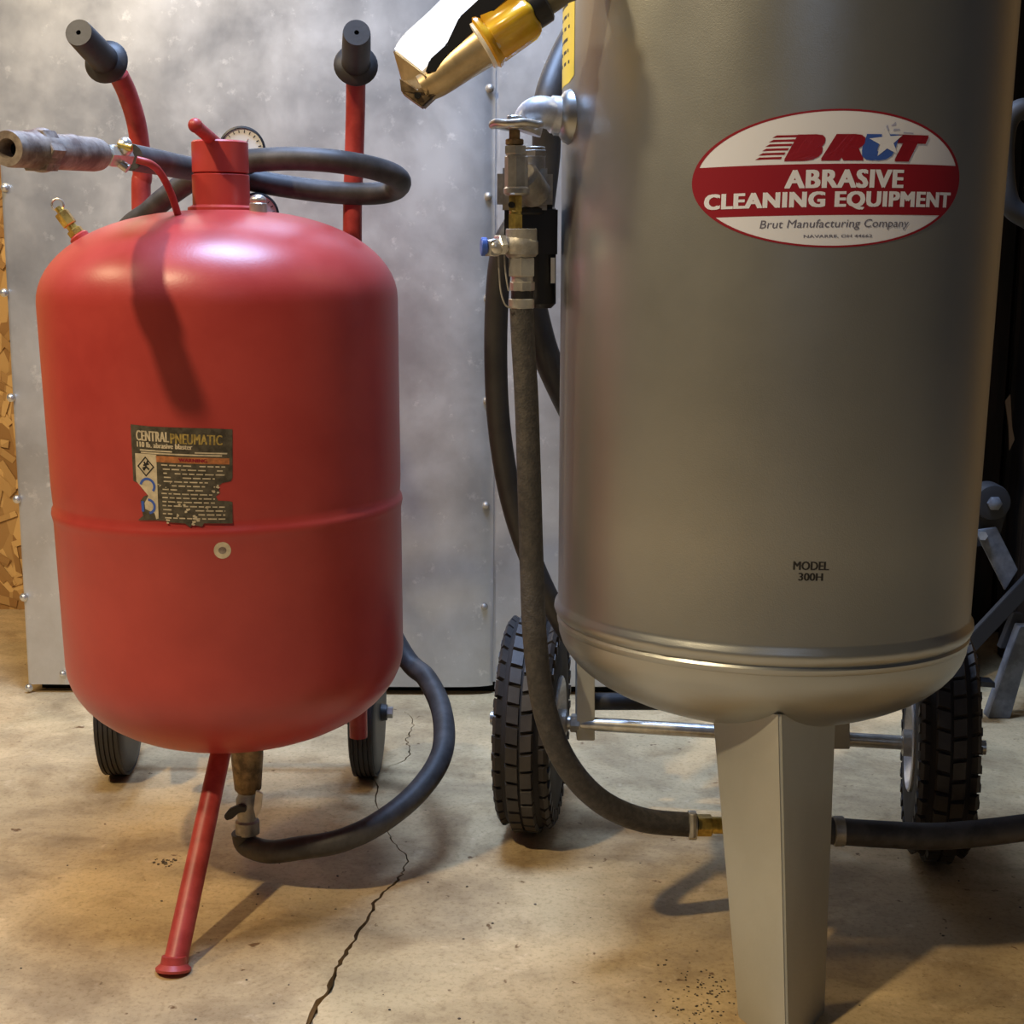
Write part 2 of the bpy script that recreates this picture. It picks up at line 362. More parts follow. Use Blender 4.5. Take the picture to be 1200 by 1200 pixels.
# ================================================================ red blaster
RX, RY, RR = P(263, 560, 1.78).x, 1.78, 0.2145
red = thing('red_blaster', 'red pressure blaster tank with a torn black label, on two small wheels and one leg', 'sandblaster', (RX, RY, 0))
zb, zt_ = 0.297, 0.735
prof = []
for i in range(15):
    a = -PI/2 + (PI/2)*i/14; prof.append((RR*max(math.cos(a), 0)**0.86 if i else 0, zb + 0.113*math.sin(a)))
wz = 0.487
prof += [(RR, zb+0.02), (RR, wz-0.012), (RR+0.0012, wz-0.006), (RR+0.0022, wz-0.001), (RR+0.0012, wz+0.004), (RR-0.0012, wz+0.008), (RR-0.0006, wz+0.016), (RR, wz+0.03), (RR, zt_-0.04)]
for i in range(18):
    a = (PI/2)*i/17; prof.append((RR*max(math.cos(a), 0)**0.86 if i < 17 else 0, zt_ + 0.108*math.sin(a)))
pivr = Vector((RX, RY, 0.84))
RT = Matrix.Translation(pivr) @ Matrix.Rotation(math.radians(-1.1), 4, 'Y') @ Matrix.Translation(-pivr); RTI = RT.inverted()
def rrad(z): return RR*(1-0.022*min(max((0.74-z)/0.44, 0), 1))
prof = [(r*rrad(z)/RR, z) for r, z in prof]
bm = lathe(prof, (RX, RY, 0), n=96); bmesh.ops.transform(bm, matrix=RT, verts=bm.verts)
obj('tank_shell', bm, 'red', red, org=(RX, RY, 0))
NX = P(259, 220, RY).x
obj('filler_neck', lathe([(0.040, 0.828), (0.040, 0.845), (0.034, 0.848), (0.034, 0.883), (0.032, 0.8845)], (NX, RY, 0), n=40), 'red', red)
cap = obj('filler_cap', lathe([(0.031, 0.8850), (0.0335, 0.8862), (0.0335, 0.921), (0.031, 0.923), (0, 0.923)], (NX, RY, 0), n=40), 'red', red)
a = P(257, 171, RY); b = P(229, 147, RY-0.07)
bm = rod(a-(b-a)*0.1, b, 0.0075, n=16); ball(b, 0.0085, bm); obj('cap_lever', bm, 'redrod', cap)

# lower front leg
foot = F(203, 1139); top = Vector((RX+0.004, RY-0.075, 0.200))
foot.z = 0.0
d = (top-foot).normalized()
bm = lathe([(0.0135, 0.012), (0.0133, 0.02), (0.0125, (top-foot).length)], foot, d, 24)
leg = obj('front_leg', bm, 'redrod', red)
bm = bmesh.new(); lathe([(0.0, 0.0), (0.0195, 0.0), (0.0200, 0.003), (0.0145, 0.008), (0.0135, 0.016)], foot+Vector((0, 0, 0.0015)), (d.x*0.4, d.y*0.4, 1), 24, bm)
obj('flared_foot', bm, 'redrod', leg)

# handle bars and grips
def bar(pts, name='handle_bar'):
    return obj(name, tube(pts, 0.0128, 18), 'redrod', red)
hy = 1.985
def drop(p, z): return Vector((p.x, p.y, z))
pL = P(166, 255, hy); pR = P(413, 290, hy)
hb = bar([drop(pL, 0.11), drop(pL, 0.4), pL, P(167, 205, hy), P(161, 150, hy-0.012), P(150, 112, hy-0.03), P(139, 88, hy-0.05)])
def grip(a, b, par):
    d = (b-a).normalized(); Ln = (b-a).length
    g = obj('hand_grip', lathe([(0.018, -0.004), (0.026, -0.002), (0.0285, 0.004), (0.026, 0.009), (0.0185, 0.013), (0.0178, 0.03), (0.0182, Ln*0.5), (0.0172, Ln-0.004), (0.0165, Ln), (0.0030, Ln), (0.0030, Ln-0.006), (0, Ln-0.006)], a, d, 28), 'rubber', par)
grip(P(126, 74, hy-0.06), P(92, 38, hy-0.15), hb)
hb = bar([drop(pR, 0.11), drop(pR, 0.4), pR, P(415, 190, hy), P(416.5, 130, hy-0.006), P(417, 92, hy-0.03)])
grip(P(417, 78, hy-0.045), P(418, 38, hy-0.135), hb)
# frame, axle, wheels
wy = 2.134; wr_ = 0.098
wl, wrt = F(140, 912), F(430, 912)
axz = wr_
ax = obj('axle', rod((wl.x-0.03, wy, axz), (wrt.x+0.035, wy, axz), 0.007), 'iron', red)
obj('axle_bracket', prism([(wrt.x-0.045, wy-0.16, 0.20), (wrt.x-0.045, wy+0.02, 0.13), (wrt.x-0.045, wy+0.02, 0.085), (wrt.x-0.045, wy-0.02, 0.085), (wrt.x-0.045, wy-0.16, 0.155)], (0.016, 0, 0)), 'redrod', red, smooth=False)
obj('axle_bracket', prism([(wl.x+0.05, wy-0.16, 0.20), (wl.x+0.05, wy+0.02, 0.13), (wl.x+0.05, wy+0.02, 0.085), (wl.x+0.05, wy-0.02, 0.085), (wl.x+0.05, wy-0.16, 0.155)], (-0.016, 0, 0)), 'redrod', red, smooth=False)
for z in (0.20, 0.62):
    obj('cross_tube', tube([(pL.x, hy, z), (pR.x, hy, z)], 0.009, smooth=False), 'redrod', red)
def small_wheel(cx, yaw):
    prof = []; W = 0.021
    for i in range(9):
        a = PI*i/8; t = -W*math.cos(a)
        prof.append((0.070 + 0.0275*(math.sin(a)**0.45), t))
    # ribbed tread
    pr2 = [(0.060, -W)] + prof[:3]
    for k in range(5):
        t = -0.014 + k*0.007; pr2 += [(wr_-0.0005, t-0.0024), (wr_-0.0005, t+0.0024), (wr_-0.003, t+0.003), (wr_-0.003, t+0.004)]
    pr2 += prof[6:] + [(0.060, W)]
    d = Vector((math.cos(yaw), math.sin(yaw), 0))
    t = obj('wheel', lathe(pr2, (cx, wy, wr_), d, 48), 'rubber', red)
    obj('wheel_hub', lathe([(0.012, -0.03), (0.014, -0.019), (0.055, -0.016), (0.062, -0.018), (0.062, 0.018), (0.055, 0.016), (0.014, 0.019), (0.012, 0.03)], (cx, wy, wr_), d, 32), 'rubber', t)
    obj('axle_nut', hexnut((cx+0.030*d.x, wy, wr_), (cx+0.039*d.x, wy, wr_), 0.009), 'chrome', t)
small_wheel(wl.x-0.004, 0.05); small_wheel(wrt.x, -0.02)

# safety valve on the left shoulder
a = P(96, 282, RY-0.03); b = P(82, 262, RY-0.03); c = P(70, 247, RY-0.03); d = (c-a).normalized()
sv = obj('relief_valve', lathe([(0.012, -0.02), (0.012, 0.006), (0.010, 0.008)], a, d, 20), 'red', red)
bm = hexnut(a+d*0.008, a+d*0.016, 0.0095); rod(a+d*0.016, a+d*0.022, 0.006, bm=bm); rod(a+d*0.022, a+d*0.040, 0.0088, bm=bm, bev=0.001, n=6); rod(a+d*0.040, a+d*0.047, 0.004, bm=bm)
q = a+d*0.046
obj('brass_valve_body', bm, 'brass', sv)
bm = bmesh.new()
ring = [q + Vector((math.cos(t)*0.007, 0, math.sin(t)*0.007+0.004)) for t in [i*2*PI/14 for i in range(15)]]
tube(ring, 0.0013, 6, 1, bm, smooth=False); obj('pull_ring', bm, 'chrome', sv)

# gauges behind the neck, chrome fitting
def gauge(c, r, d):
    d = Vector(d).normalized(); g = obj('pressure_gauge', lathe([(r*0.9, -0.022), (r, -0.018), (r*1.04, 0.0), (r*1.04, 0.005), (r*0.95, 0.006), (r*0.93, 0.003)], c, d, 36), 'black', red)
    obj('gauge_dial', lathe([(r*0.94, 0.0028), (r*0.94, 0.0038), (0, 0.0038)], c, d, 36), 'dialwhite', g)
    x, y, _ = basis(d); bm = bmesh.new()
    for i in range(16):
        t = -0.7+i*(PI+1.4)/15; u = x*math.cos(t)+y*math.sin(t)
        rod(Vector(c)+d*0.0042+u*r*0.74, Vector(c)+d*0.0042+u*r*0.86, 0.0005, n=4, bm=bm)
    obj('dial_marks', bm, 'blackprint', g)
    obj('needle', rod(Vector(c)+d*0.0046, Vector(c)+d*0.0046+(x*0.5+y*0.8)*r*0.6, 0.0009, 0.0003, n=6), 'decalred', g)
gc = P(284, 176, 1.90); gauge(gc, 0.0285, (0.05, -1, 0.1))
obj('gauge_stem', rod(gc+Vector((0, 0.01, -0.02)), gc+Vector((0, 0.012, -0.10)), 0.006), 'iron', red)
gc2 = P(301, 252, 1.93); gauge(gc2, 0.0275, (0.3, -1, 0.05))
a = P(303, 254, RY-0.035); b = P(301, 229, RY-0.035)
bm = rod(Vector((a.x, a.y, a.z-0.018)), a+Vector((0, 0, 0.004)), 0.0075); rod(a+Vector((0, 0, 0.003)), a+Vector((0, 0, 0.016)), 0.0105, bm=bm, bev=0.001)
ball(a+Vector((0, 0, 0.019)), 0.0098, bm, (1, 1, 0.7)); obj('dome_fitting', bm, 'chrome', red)
# hook rod that carries the nozzle
hk = [P(210, 256, RY-0.085), P(200, 226, RY-0.10), P(188, 203, RY-0.12), P(176, 192, RY-0.14), P(160, 187, RY-0.145)]
obj('nozzle_hook', tube(hk, 0.0042, 12), 'redrod', red)

# bottom outlet
ox = P(290, 900, RY-0.02).x; oy = RY-0.02
zc = lambda y: P(290, y, oy).z
out = obj('outlet_pipe', lathe([(0.021, 0.20), (0.0205, zc(886)), (0.017, zc(924)), (0.013, zc(928))], (ox, oy, 0), (0, 0, 1), 24), 'dirtybrass', red)
vl = obj('ball_valve', lathe([(0.0115, zc(926)), (0.0115, zc(932)), (0.014, zc(936)), (0.014, zc(944)), (0.0125, zc(948)), (0.0125, zc(960)), (0.0155, zc(962)), (0.0155, zc(976))], (ox-0.002, oy, 0), (0, 0, 1), 20), 'iron', red)
bm = prism([P(300, 926, oy-0.015), P(308, 930, oy-0.015), P(306, 948, oy-0.015), P(300, 960, oy-0.015), P(297, 948, oy-0.015)], (0, 0.004, 0), 0.001)
obj('valve_handle', bm, 'chrome', vl)
hp = [(262, 957), (268, 949), (280, 944), (288, 946), (288, 952), (280, 953), (272, 960), (265, 962)]
obj('valve_wing', prism([P(x, y, oy-0.022) for x, y in hp], (0, 0.008, 0), 0.001), 'rubber', vl)

# ---- cylinder wraps (decals)
def wrap_red(u, v, off=0.0008):
    r = rrad(v)+off*0.45; return RT @ Vector((RX + r*math.sin(u/RR), RY - r*math.cos(u/RR), v))
def hit(px, py, cx, cy, r, T=None):
    o = CAM.copy(); d = ray(px, py)
    if T: o = T @ o; d = T.to_3x3() @ d
    ox_, oy_ = o.x-cx, o.y-cy; A = d.x*d.x+d.y*d.y; Bq = ox_*d.x+oy_*d.y; C = ox_*ox_+oy_*oy_-r*r
    t = (-Bq - math.sqrt(max(Bq*Bq-A*C, 0)))/A; p = o+d*t
    return math.atan2(p.x-cx, -(p.y-cy))*r, p.z
def wrapped(poly, fn, off, step=0.012, holes=()):
    pp = []
    for i, p in enumerate(poly):
        q = poly[(i+1) % len(poly)]; k = max(1, int(math.hypot(q[0]-p[0], q[1]-p[1])/step+0.5))
        pp += [(p[0]+(q[0]-p[0])*j/k, p[1]+(q[1]-p[1])*j/k) for j in range(k)]
    poly = pp
    xs = [p[0] for p in poly]; ys = [p[1] for p in poly]; inner = []
    x = min(xs)+step/2
    while x < max(xs):
        y = min(ys)+step/2
        while y < max(ys):
            if inside((x, y), poly): inner.append((x, y))
            y += step
        x += step
    v, f = poly_fill(poly, (), inner)
    bm = bmesh.new(); Vv = [bm.verts.new(fn(p.x, p.y, off)) for p in v]
    for q in f:
        try: bm.faces.new([Vv[i] for i in q])
        except ValueError: pass
    return bm
def rect(x0, y0, x1, y1): return [(x0, y0), (x1, y0), (x1, y1), (x0, y1)]
def text2d(s, w, h, cx, cy, bold=0.0, shear=0.0, space=1.0):
    cu = bpy.data.curves.new('t', 'FONT'); cu.body = s; cu.size = 1; cu.offset = bold; cu.space_character = space; cu.resolution_u = 3
    cu.fill_mode = 'FRONT'
    o = bpy.data.objects.new('t', cu); COL.objects.link(o); bpy.context.view_layer.update()
    dg = bpy.context.evaluated_depsgraph_get(); me = bpy.data.meshes.new_from_object(o.evaluated_get(dg))
    vs = [(v.co.x+shear*v.co.y, v.co.y) for v in me.vertices]; fs = [tuple(p.vertices) for p in me.polygons]
    x0 = min(v[0] for v in vs); x1 = max(v[0] for v in vs); y0 = min(v[1] for v in vs); y1 = max(v[1] for v in vs)
    vs = [(cx + ((x-x0)/(x1-x0)-0.5)*w, cy + ((y-y0)/(y1-y0)-0.5)*h) for x, y in vs]
    bpy.data.objects.remove(o); bpy.data.curves.remove(cu); bpy.data.meshes.remove(me)
    return vs, fs
def text_bm(t, fn, off, bm=None):
    bm = bm or bmesh.new(); vs, fs = t; V = [bm.verts.new(fn(x, y, off)) for x, y in vs]
    for f in fs:
        try: bm.faces.new([V[i] for i in f])
        except ValueError: pass
    return bm

# red tank's label: local frame (0..1, 0..1) from the four corners
cTL = hit(153, 497, RX, RY, rrad(0.52), RTI); cTR = hit(273, 503, RX, RY, rrad(0.52), RTI); cBL = hit(158, 611, RX, RY, rrad(0.52), RTI); cBR = hit(273, 615, RX, RY, rrad(0.52), RTI)
def LF(u, v):   # u right 0..1, v down 0..1
    x = (cTL[0]*(1-u)+cTR[0]*u)*(1-v) + (cBL[0]*(1-u)+cBR[0]*u)*v
    y = (cTL[1]*(1-u)+cTR[1]*u)*(1-v) + (cBL[1]*(1-u)+cBR[1]*u)*v
    return x, y
def lab(u, v, off): return wrap_red(*LF(u, v), off)
outl = [(0,0),(0.2,0.005),(0.5,0.0),(0.8,-0.005),(1.0,0.0),(1.0,0.5),(0.985,0.54),(0.9,0.56),(0.855,0.60),(0.88,0.66),(0.84,0.70),(0.86,0.745),(0.97,0.75),(1.0,0.76),(1.0,0.985),(0.72,0.985),(0.70,1.02),(0.60,1.0),(0.585,1.03),(0.53,0.99),(0.36,0.985),(0.33,0.97),(0.22,0.97),(0.03,0.985),(0.09,0.935),(0.07,0.78),(0.11,0.73),(0.16,0.71),(0.10,0.66),(0.06,0.60),(0.0,0.58)]
lb = obj('warning_label', wrapped(outl, lab, 0.0008, 0.09), 'labelblack', red, smooth=False, label='torn black product label')
def lpart(name, poly, m, off=0.0012, par=None): return obj(name, wrapped(poly, lab, off, 0.09), m, par or lb, smooth=False)
lpart('label_strip', [(0.035,0.29),(0.26,0.29),(0.26,0.95),(0.235,0.96),(0.22,0.90),(0.12,0.86),(0.115,0.80),(0.16,0.72),(0.09,0.64),(0.035,0.58)], 'cream')
lpart('label_bar', rect(0.255, 0.30, 0.97, 0.365), 'orange')
lpart('label_band', rect(0.10, 0.27, 0.90, 0.285), 'cream')
def ltext(name, s, w, h, cx, cy, m, bold=0.0, off=0.0016, par=None):
    bm = bmesh.new(); k = bold*0.14
    for i, dx in enumerate((-k, 0, k)):
        vs, fs = text2d(s, w-2*k, h, cx+dx, 1-cy, 0.0, 0.0, 1.08)
        V = [bm.verts.new(lab(x, 1-y, off+0.00004*i)) for x, y in vs]
        for f in fs:
            try: bm.faces.new([V[i] for i in f])
            except ValueError: pass
    return obj(name, bm, m, par or lb, smooth=False)
ltext('lettering', 'CENTRAL', 0.34, 0.105, 0.225, 0.105, 'cream', 0.035)
ltext('lettering', 'PNEUMATIC', 0.50, 0.105, 0.655, 0.115, 'gold', 0.035)
ltext('lettering', '110 lb. abrasive blaster', 0.56, 0.055, 0.34, 0.195, 'cream', 0.03)
ltext('lettering', 'WARNING', 0.28, 0.035, 0.62, 0.333, 'decalred', 0.03, 0.0016)
rnd = random.Random(3)
bm = bmesh.new()
for k in range(14):
    v = 0.385+0.042*k; u = 0.30+rnd.random()*0.03; ue = 0.93 if v < 0.5 or v > 0.78 else 0.83
    while u < ue:
        l = rnd.uniform(0.03, 0.09)
        if rnd.random() < 0.88: join(bm, wrapped(rect(u, v, min(u+l, ue), v+0.013), lab, 0.0013, 0.2))
        u += l+0.018
for k in range(2):
    join(bm, wrapped(rect(0.55*k+0.09, 0.245, 0.42+0.53*k, 0.26), lab, 0.0013, 0.2))
obj('small_print', bm, 'cream', lb, smooth=False)
bm = bmesh.new()
for (x, y, r) in [(0.28,0.60,0.02),(0.36,0.63,0.015),(0.50,0.80,0.03),(0.56,0.86,0.035),(0.62,0.93,0.04),(0.45,0.90,0.025),(0.84,0.60,0.03),(0.83,0.66,0.03),(0.34,0.98,0.03),(0.60,0.98,0.035),(0.66,0.96,0.035),(0.40,0.57,0.012),(0.75,0.82,0.02)]:
    for q in range(3):
        x2, y2 = x+rnd.uniform(-r, r), y+rnd.uniform(-r, r)*0.7
        pl = [(x2+math.cos(t)*r*0.5*rnd.uniform(0.5, 1.2), y2+math.sin(t)*r*0.4*rnd.uniform(0.5, 1.2)) for t in [i*PI/4 for i in range(8)]]
        join(bm, wrapped(pl, lab, 0.0018, 0.2))
obj('torn_paper', bm, 'cream', lb, smooth=False)
# diamond pictogram and two blue rings
bm = bmesh.new()
dm = lambda s: [(0.145, 0.42-0.105*s), (0.145+0.09*s, 0.42), (0.145, 0.42+0.105*s), (0.145-0.09*s, 0.42)]
o_, i_ = dm(1), dm(0.82)
V1 = [bm.verts.new(lab(*p, 0.0016)) for p in o_]; V2 = [bm.verts.new(lab(*p, 0.0016)) for p in i_]
for k in range(4): bm.faces.new((V1[k], V1[(k+1) % 4], V2[(k+1) % 4], V2[k]))
for sgm in [((0.13,0.37),(0.15,0.42)),((0.15,0.42),(0.12,0.46)),((0.15,0.42),(0.18,0.45)),((0.12,0.41),(0.18,0.39)),((0.15,0.40),(0.17,0.36)),((0.11,0.44),(0.14,0.43))]:
    (x1, y1), (x2, y2) = sgm; nx, ny = (y2-y1), -(x2-x1); l = math.hypot(nx, ny); nx, ny = nx/l*0.009, ny/l*0.009
    join(bm, wrapped([(x1-nx, y1-ny), (x2-nx, y2-ny), (x2+nx, y2+ny), (x1+nx, y1+ny)], lab, 0.0016, 0.5))
obj('hazard_diamond', bm, 'blackprint', lb, smooth=False)
bm = bmesh.new()
def arc(cx, cy, r1, r2, a0, a1):
    A = []; Bv = []
    for k in range(19):
        t = a0+(a1-a0)*k/18
        A.append(bm.verts.new(lab(cx+r1*math.cos(t), cy+r1*1.02*math.sin(t), 0.0016))); Bv.append(bm.verts.new(lab(cx+r2*math.cos(t), cy+r2*1.02*math.sin(t), 0.0016)))
    for k in range(18): bm.faces.new((A[k], A[k+1], Bv[k+1], Bv[k]))
arc(0.155, 0.62, 0.085, 0.06, -PI*0.95, 0.7); arc(0.155, 0.83, 0.08, 0.055, -PI*0.5, PI*0.45)
join(bm, wrapped(rect(0.08, 0.78, 0.11, 0.89), lab, 0.0016, 0.5))
obj('blue_pictogram', bm, 'blue', lb, smooth=False)
uc, vc = hit(261, 645, RX, RY, rrad(0.52), RTI)
st = obj('round_sticker', wrapped([(uc+0.0095*math.cos(t), vc+0.0095*math.sin(t)) for t in [i*PI/14 for i in range(28)]], wrap_red, 0.0009, 0.006), 'cream', red, smooth=False, label='small round white sticker')
obj('sticker_print', wrapped([(uc+0.0045*math.cos(t), vc+0.0040*math.sin(t)) for t in [i*PI/8 for i in range(16)]], wrap_red, 0.0013, 0.006), 'nozzle', st, smooth=False)

# ---- red tank's hose and nozzle
rh = thing('blast_hose', 'black hose looped behind the neck of the red tank, ending in a grimy nozzle', 'hose', (RX, RY+0.1, 0))
hr = 0.0148
pts = [P(284, 974, oy), P(290, 990, oy), P(315, 998, 1.725), P(350, 994, 1.705), P(400, 985, 1.70), P(448, 962, 1.725), P(492, 925, 1.77), P(518, 882, 1.83), P(518, 835, 1.92), P(500, 795, 2.0), P(472, 765, 2.05),
       Vector((-0.24, 2.09, 0.36)), Vector((-0.34, 2.08, 0.55)), Vector((-0.44, 2.04, 0.70)), P(150, 285, 1.98), P(178, 246, 1.95), P(222, 212, 1.93), P(262, 193, 1.90),
       P(300, 188, 1.88), P(345, 186, 1.87), P(400, 190, 1.87), P(448, 200, 1.90), P(468, 211, 1.93), P(462, 222, 1.97), P(435, 227, 1.975), P(385, 225, 1.97), P(320, 216, 1.95), P(268, 205, 1.93), P(220, 197, 1.86), P(185, 190, 1.74), P(152, 184, 1.64)]
obj('hose', tube(pts, hr, 16, 8), 'hosedark', rh)
# nozzle assembly: from the tip (near the camera) to the coupling
a = P(8, 174, 1.40); b = P(140, 183, 1.61); d = (b-a).normalized(); Ln = (b-a).length
s = Ln/0.28 if Ln else 1
bm = lathe([(0.0065, 0.018), (0.0095, 0.0), (0.0165, 0.0), (0.0175, 0.006), (0.017, Ln*0.20), (0.0195, Ln*0.22), (0.0195, Ln*0.32), (0.0175, Ln*0.34), (0.0175, Ln*0.74), (0.0165, Ln*0.78), (0.010, Ln*0.80), (0.010, Ln*0.86)], a, d, 28, caps=False)
nz_ = obj('nozzle', bm, 'nozzle', rh)
obj('nozzle_bore', lathe([(0.0072, 0.017), (0.0, 0.018)], a, d, 20, caps=False), 'void', nz_)
bm = bmesh.new()
for k, (x, y, z) in enumerate([(0.25, 0.011, -0.012), (0.30, -0.008, -0.014), (0.28, 0, 0.015), (0.5, 0.01, 0.012)]):
    obj('clamp_lug', ball(a+d*Ln*x+Vector((0, y, z)), 0.008, None, (1.6, 1, 0.9)), 'nozzle', nz_)
obj('locking_ring', hexnut(a+d*Ln*0.215, a+d*Ln*0.325, 0.0222), 'nozzle', nz_)
bm = hexnut(a+d*Ln*0.84, a+d*Ln*0.93, 0.0125); rod(a+d*Ln*0.90, a+d*Ln*1.06, 0.0115, bm=bm, n=8, bev=0.001)
ball(P(146, 172, 1.60), 0.0085, bm, (1, 1, 1.2)); rod(P(136, 188, 1.60), P(150, 198, 1.60), 0.005, bm=bm); rod(P(148, 178, 1.61), P(146, 165, 1.60), 0.0075, n=6, bm=bm, bev=0.001)
obj('coupling', bm, 'chrome', nz_)
obj('coupling_pin', rod(P(138, 170, 1.595), P(155, 174, 1.595), 0.004, bev=0.001), 'brass', nz_)

# ================================================================ silver blaster
SY, SR = 1.62, 0.2315
SX = P(889, 740, SY).x
LEAN = math.radians(-2.0)    # the top leans away from the camera
piv = Vector((SX, SY, 0.40))
ST = Matrix.Translation(piv) @ Matrix.Rotation(math.radians(0.65), 4, 'Y') @ Matrix.Rotation(LEAN, 4, 'X') @ Matrix.Translation(-piv); STI = ST.inverted()
TP = 0.038
def srad(z): return SR*(1 + TP*(z-0.40)/0.6)
sil = thing('silver_blaster', 'tall silver pressure blaster tank with an oval decal, standing on knobbly tyres and one leg', 'sandblaster', (SX, SY, 0))
wz = 0.393
prof = [(0, wz-0.117)]
for i in range(1, 16):
    a = -PI/2+(PI/2)*i/15; prof.append(((SR-0.001)*math.cos(a)**0.92 if i < 15 else SR-0.001, wz-0.018+0.099*math.sin(a)))
prof += [(SR, wz-0.017), (SR+0.0008, wz-0.012), (SR-0.0012, wz-0.009), (SR+0.0018, wz-0.006), (SR+0.0042, wz), (SR+0.0036, wz+0.005), (SR+0.0008, wz+0.009), (SR, wz+0.013)]
for k in range(1, 9): z = wz+0.013+k*0.09; prof.append((srad(z), z))
zt2 = prof[-1][1]; r2 = prof[-1][0]
for i in range(1, 14):
    a = (PI/2)*i/13; prof.append((r2*math.cos(a)**0.9 if i < 13 else 0, zt2+0.12*math.sin(a)))
bm = lathe(prof, (SX, SY, 0), n=128)
# uneven hand-welded bead
for v in bm.verts:
    if abs(v.co.z-wz) < 0.0065:
        t = math.atan2(v.co.y-SY, v.co.x-SX); v.co.z += 0.0012*noise.noise(Vector((t*22, 0, 3)))
bmesh.ops.transform(bm, matrix=ST, verts=bm.verts)
obj('tank_shell', bm, 'silver', sil, org=(SX, SY, 0))
def wrap_sil(u, v, off=0.0008):
    th = u/SR; r = srad(v)+off*0.4
    return ST @ Vector((SX + r*math.sin(th), SY - r*math.cos(th), v))
def shit(px, py):
    r = SR
    for _ in range(4):
        u, v = hit(px, py, SX, SY, r, STI); r2_ = srad(v); u = u/r*SR; r = r2_
    return u, v
# oval decal
l, r_, t, b = shit(811, 213), shit(1124, 209), shit(966, 127), shit(970, 290)
DC = ((l[0]+r_[0])/2, (t[1]+b[1])/2); DA = (r_[0]-l[0])/2; DB = (t[1]-b[1])/2
slope = (r_[1]-l[1])/(r_[0]-l[0])
def dec(u, v, off):   # u, v in -1..1 units of the half axes
    x = u*DA; return wrap_sil(DC[0]+x, DC[1]+v*DB + slope*x*0.9, off)
ell = lambda k: [(k*math.cos(t), k*math.sin(t)) for t in [i*2*PI/96 for i in range(96)]]
dc = obj('oval_decal', wrapped(ell(1.0), dec, 0.0006, 0.05), 'white', sil, label='oval white and dark red maker decal')
bm = bmesh.new(); A, Bq = ell(1.0), ell(0.972)
V1 = [bm.verts.new(dec(*p, 0.0010)) for p in A]; V2 = [bm.verts.new(dec(*p, 0.0010)) for p in Bq]
for k in range(96): bm.faces.new((V1[k], V1[(k+1) % 96], V2[(k+1) % 96], V2[k]))
obj('decal_border', bm, 'decalred', dc, smooth=False)
y1, y2 = 0.215, -0.525
band = []
for k in range(31):
    v = y1 + (y2-y1)*k/30; band.append((math.sqrt(1-v*v)*0.985, v))
band = band + [(-x, y) for x, y in band[::-1]]
obj('decal_band', wrapped(band, dec, 0.0010, 0.05), 'decalred', dc)
def dtext(name, s, w, h, cx, cy, m, bold=0.0, shear=0.0, off=0.0016, space=1.0, hv=0.0, vv=0.0):
    bm = bmesh.new()
    for i, (dx, dy) in enumerate([(-hv, -vv), (0, 0), (hv, vv), (-hv, vv), (hv, -vv)] if hv else [(0, 0)]):
        text_bm(text2d(s, w-2*hv, h-2*vv, cx+dx, cy+dy, bold, shear, space), dec, off+0.00003*i, bm)
    return obj(name, bm, m, dc, smooth=False)
dtext('lettering', 'ABRASIVE', 0.84, 0.27, 0.065, 0.0, 'white', 0.0, hv=0.009, vv=0.007, space=1.10)
dtext('lettering', 'CLEANING EQUIPMENT', 1.82, 0.27, 0.005, -0.315, 'white', 0.0, hv=0.009, vv=0.007, space=1.10)
dtext('lettering', 'Brut Manufacturing Company', 1.06, 0.155, 0.02, -0.665, 'grayprint', 0.0, 0.15)
dtext('lettering', 'NAVARRE, OH 44662', 0.48, 0.05, 0.03, -0.835, 'grayprint', 0.01)
# big slanted word: B R on the left, U with a star, T
dtext('lettering', 'B', 0.27, 0.38, -0.23, 0.45, 'decalred', 0.07, 0.35, hv=0.022, vv=0.012)
dtext('lettering', 'R', 0.30, 0.38, 0.03, 0.45, 'decalred', 0.07, 0.35, hv=0.022, vv=0.012)
dtext('lettering', 'U', 0.27, 0.38, 0.295, 0.45, 'blue', 0.07, 0.22, hv=0.022, vv=0.012)
dtext('lettering', 'T', 0.27, 0.39, 0.535, 0.445, 'decalred', 0.07, 0.38, hv=0.022, vv=0.012)
star = []
for k in range(10):
    rr = 0.235 if k % 2 == 0 else 0.095; t = PI/2+0.12+k*PI/5
    star.append((0.335+rr*0.55*math.cos(t), 0.53+rr*1.0*math.sin(t)))
obj('decal_star', wrapped(star, dec, 0.0022, 0.10), 'white', dc, smooth=False, label='white star')
bm = bmesh.new()
for k in range(6):
    v = 0.62-0.062*k; u0_ = -0.42-0.022*k; u1_ = -0.27-0.022*k
    join(bm, wrapped([(u0_-0.03, v-0.016), (u1_-0.008, v-0.016), (u1_, v+0.016), (u0_, v+0.016)], dec, 0.0016, 0.2))
obj('speed_stripe', bm, 'decalred', dc, smooth=False)
bm = bmesh.new()
for q in ([(0.31,0.70),(0.335,0.78),(0.35,0.70),(0.335,0.69)], [(0.36,0.76),(0.395,0.82),(0.40,0.77)], [(0.38,0.69),(0.43,0.70),(0.43,0.72),(0.385,0.72)], [(0.46,0.66),(0.54,0.655),(0.54,0.67),(0.46,0.675)]):
    join(bm, wrapped(q, dec, 0.0012, 0.2))
obj('faded_print', bm, mat('pale_blue_print', (0.42, 0.46, 0.70), 0.5), dc, smooth=False)
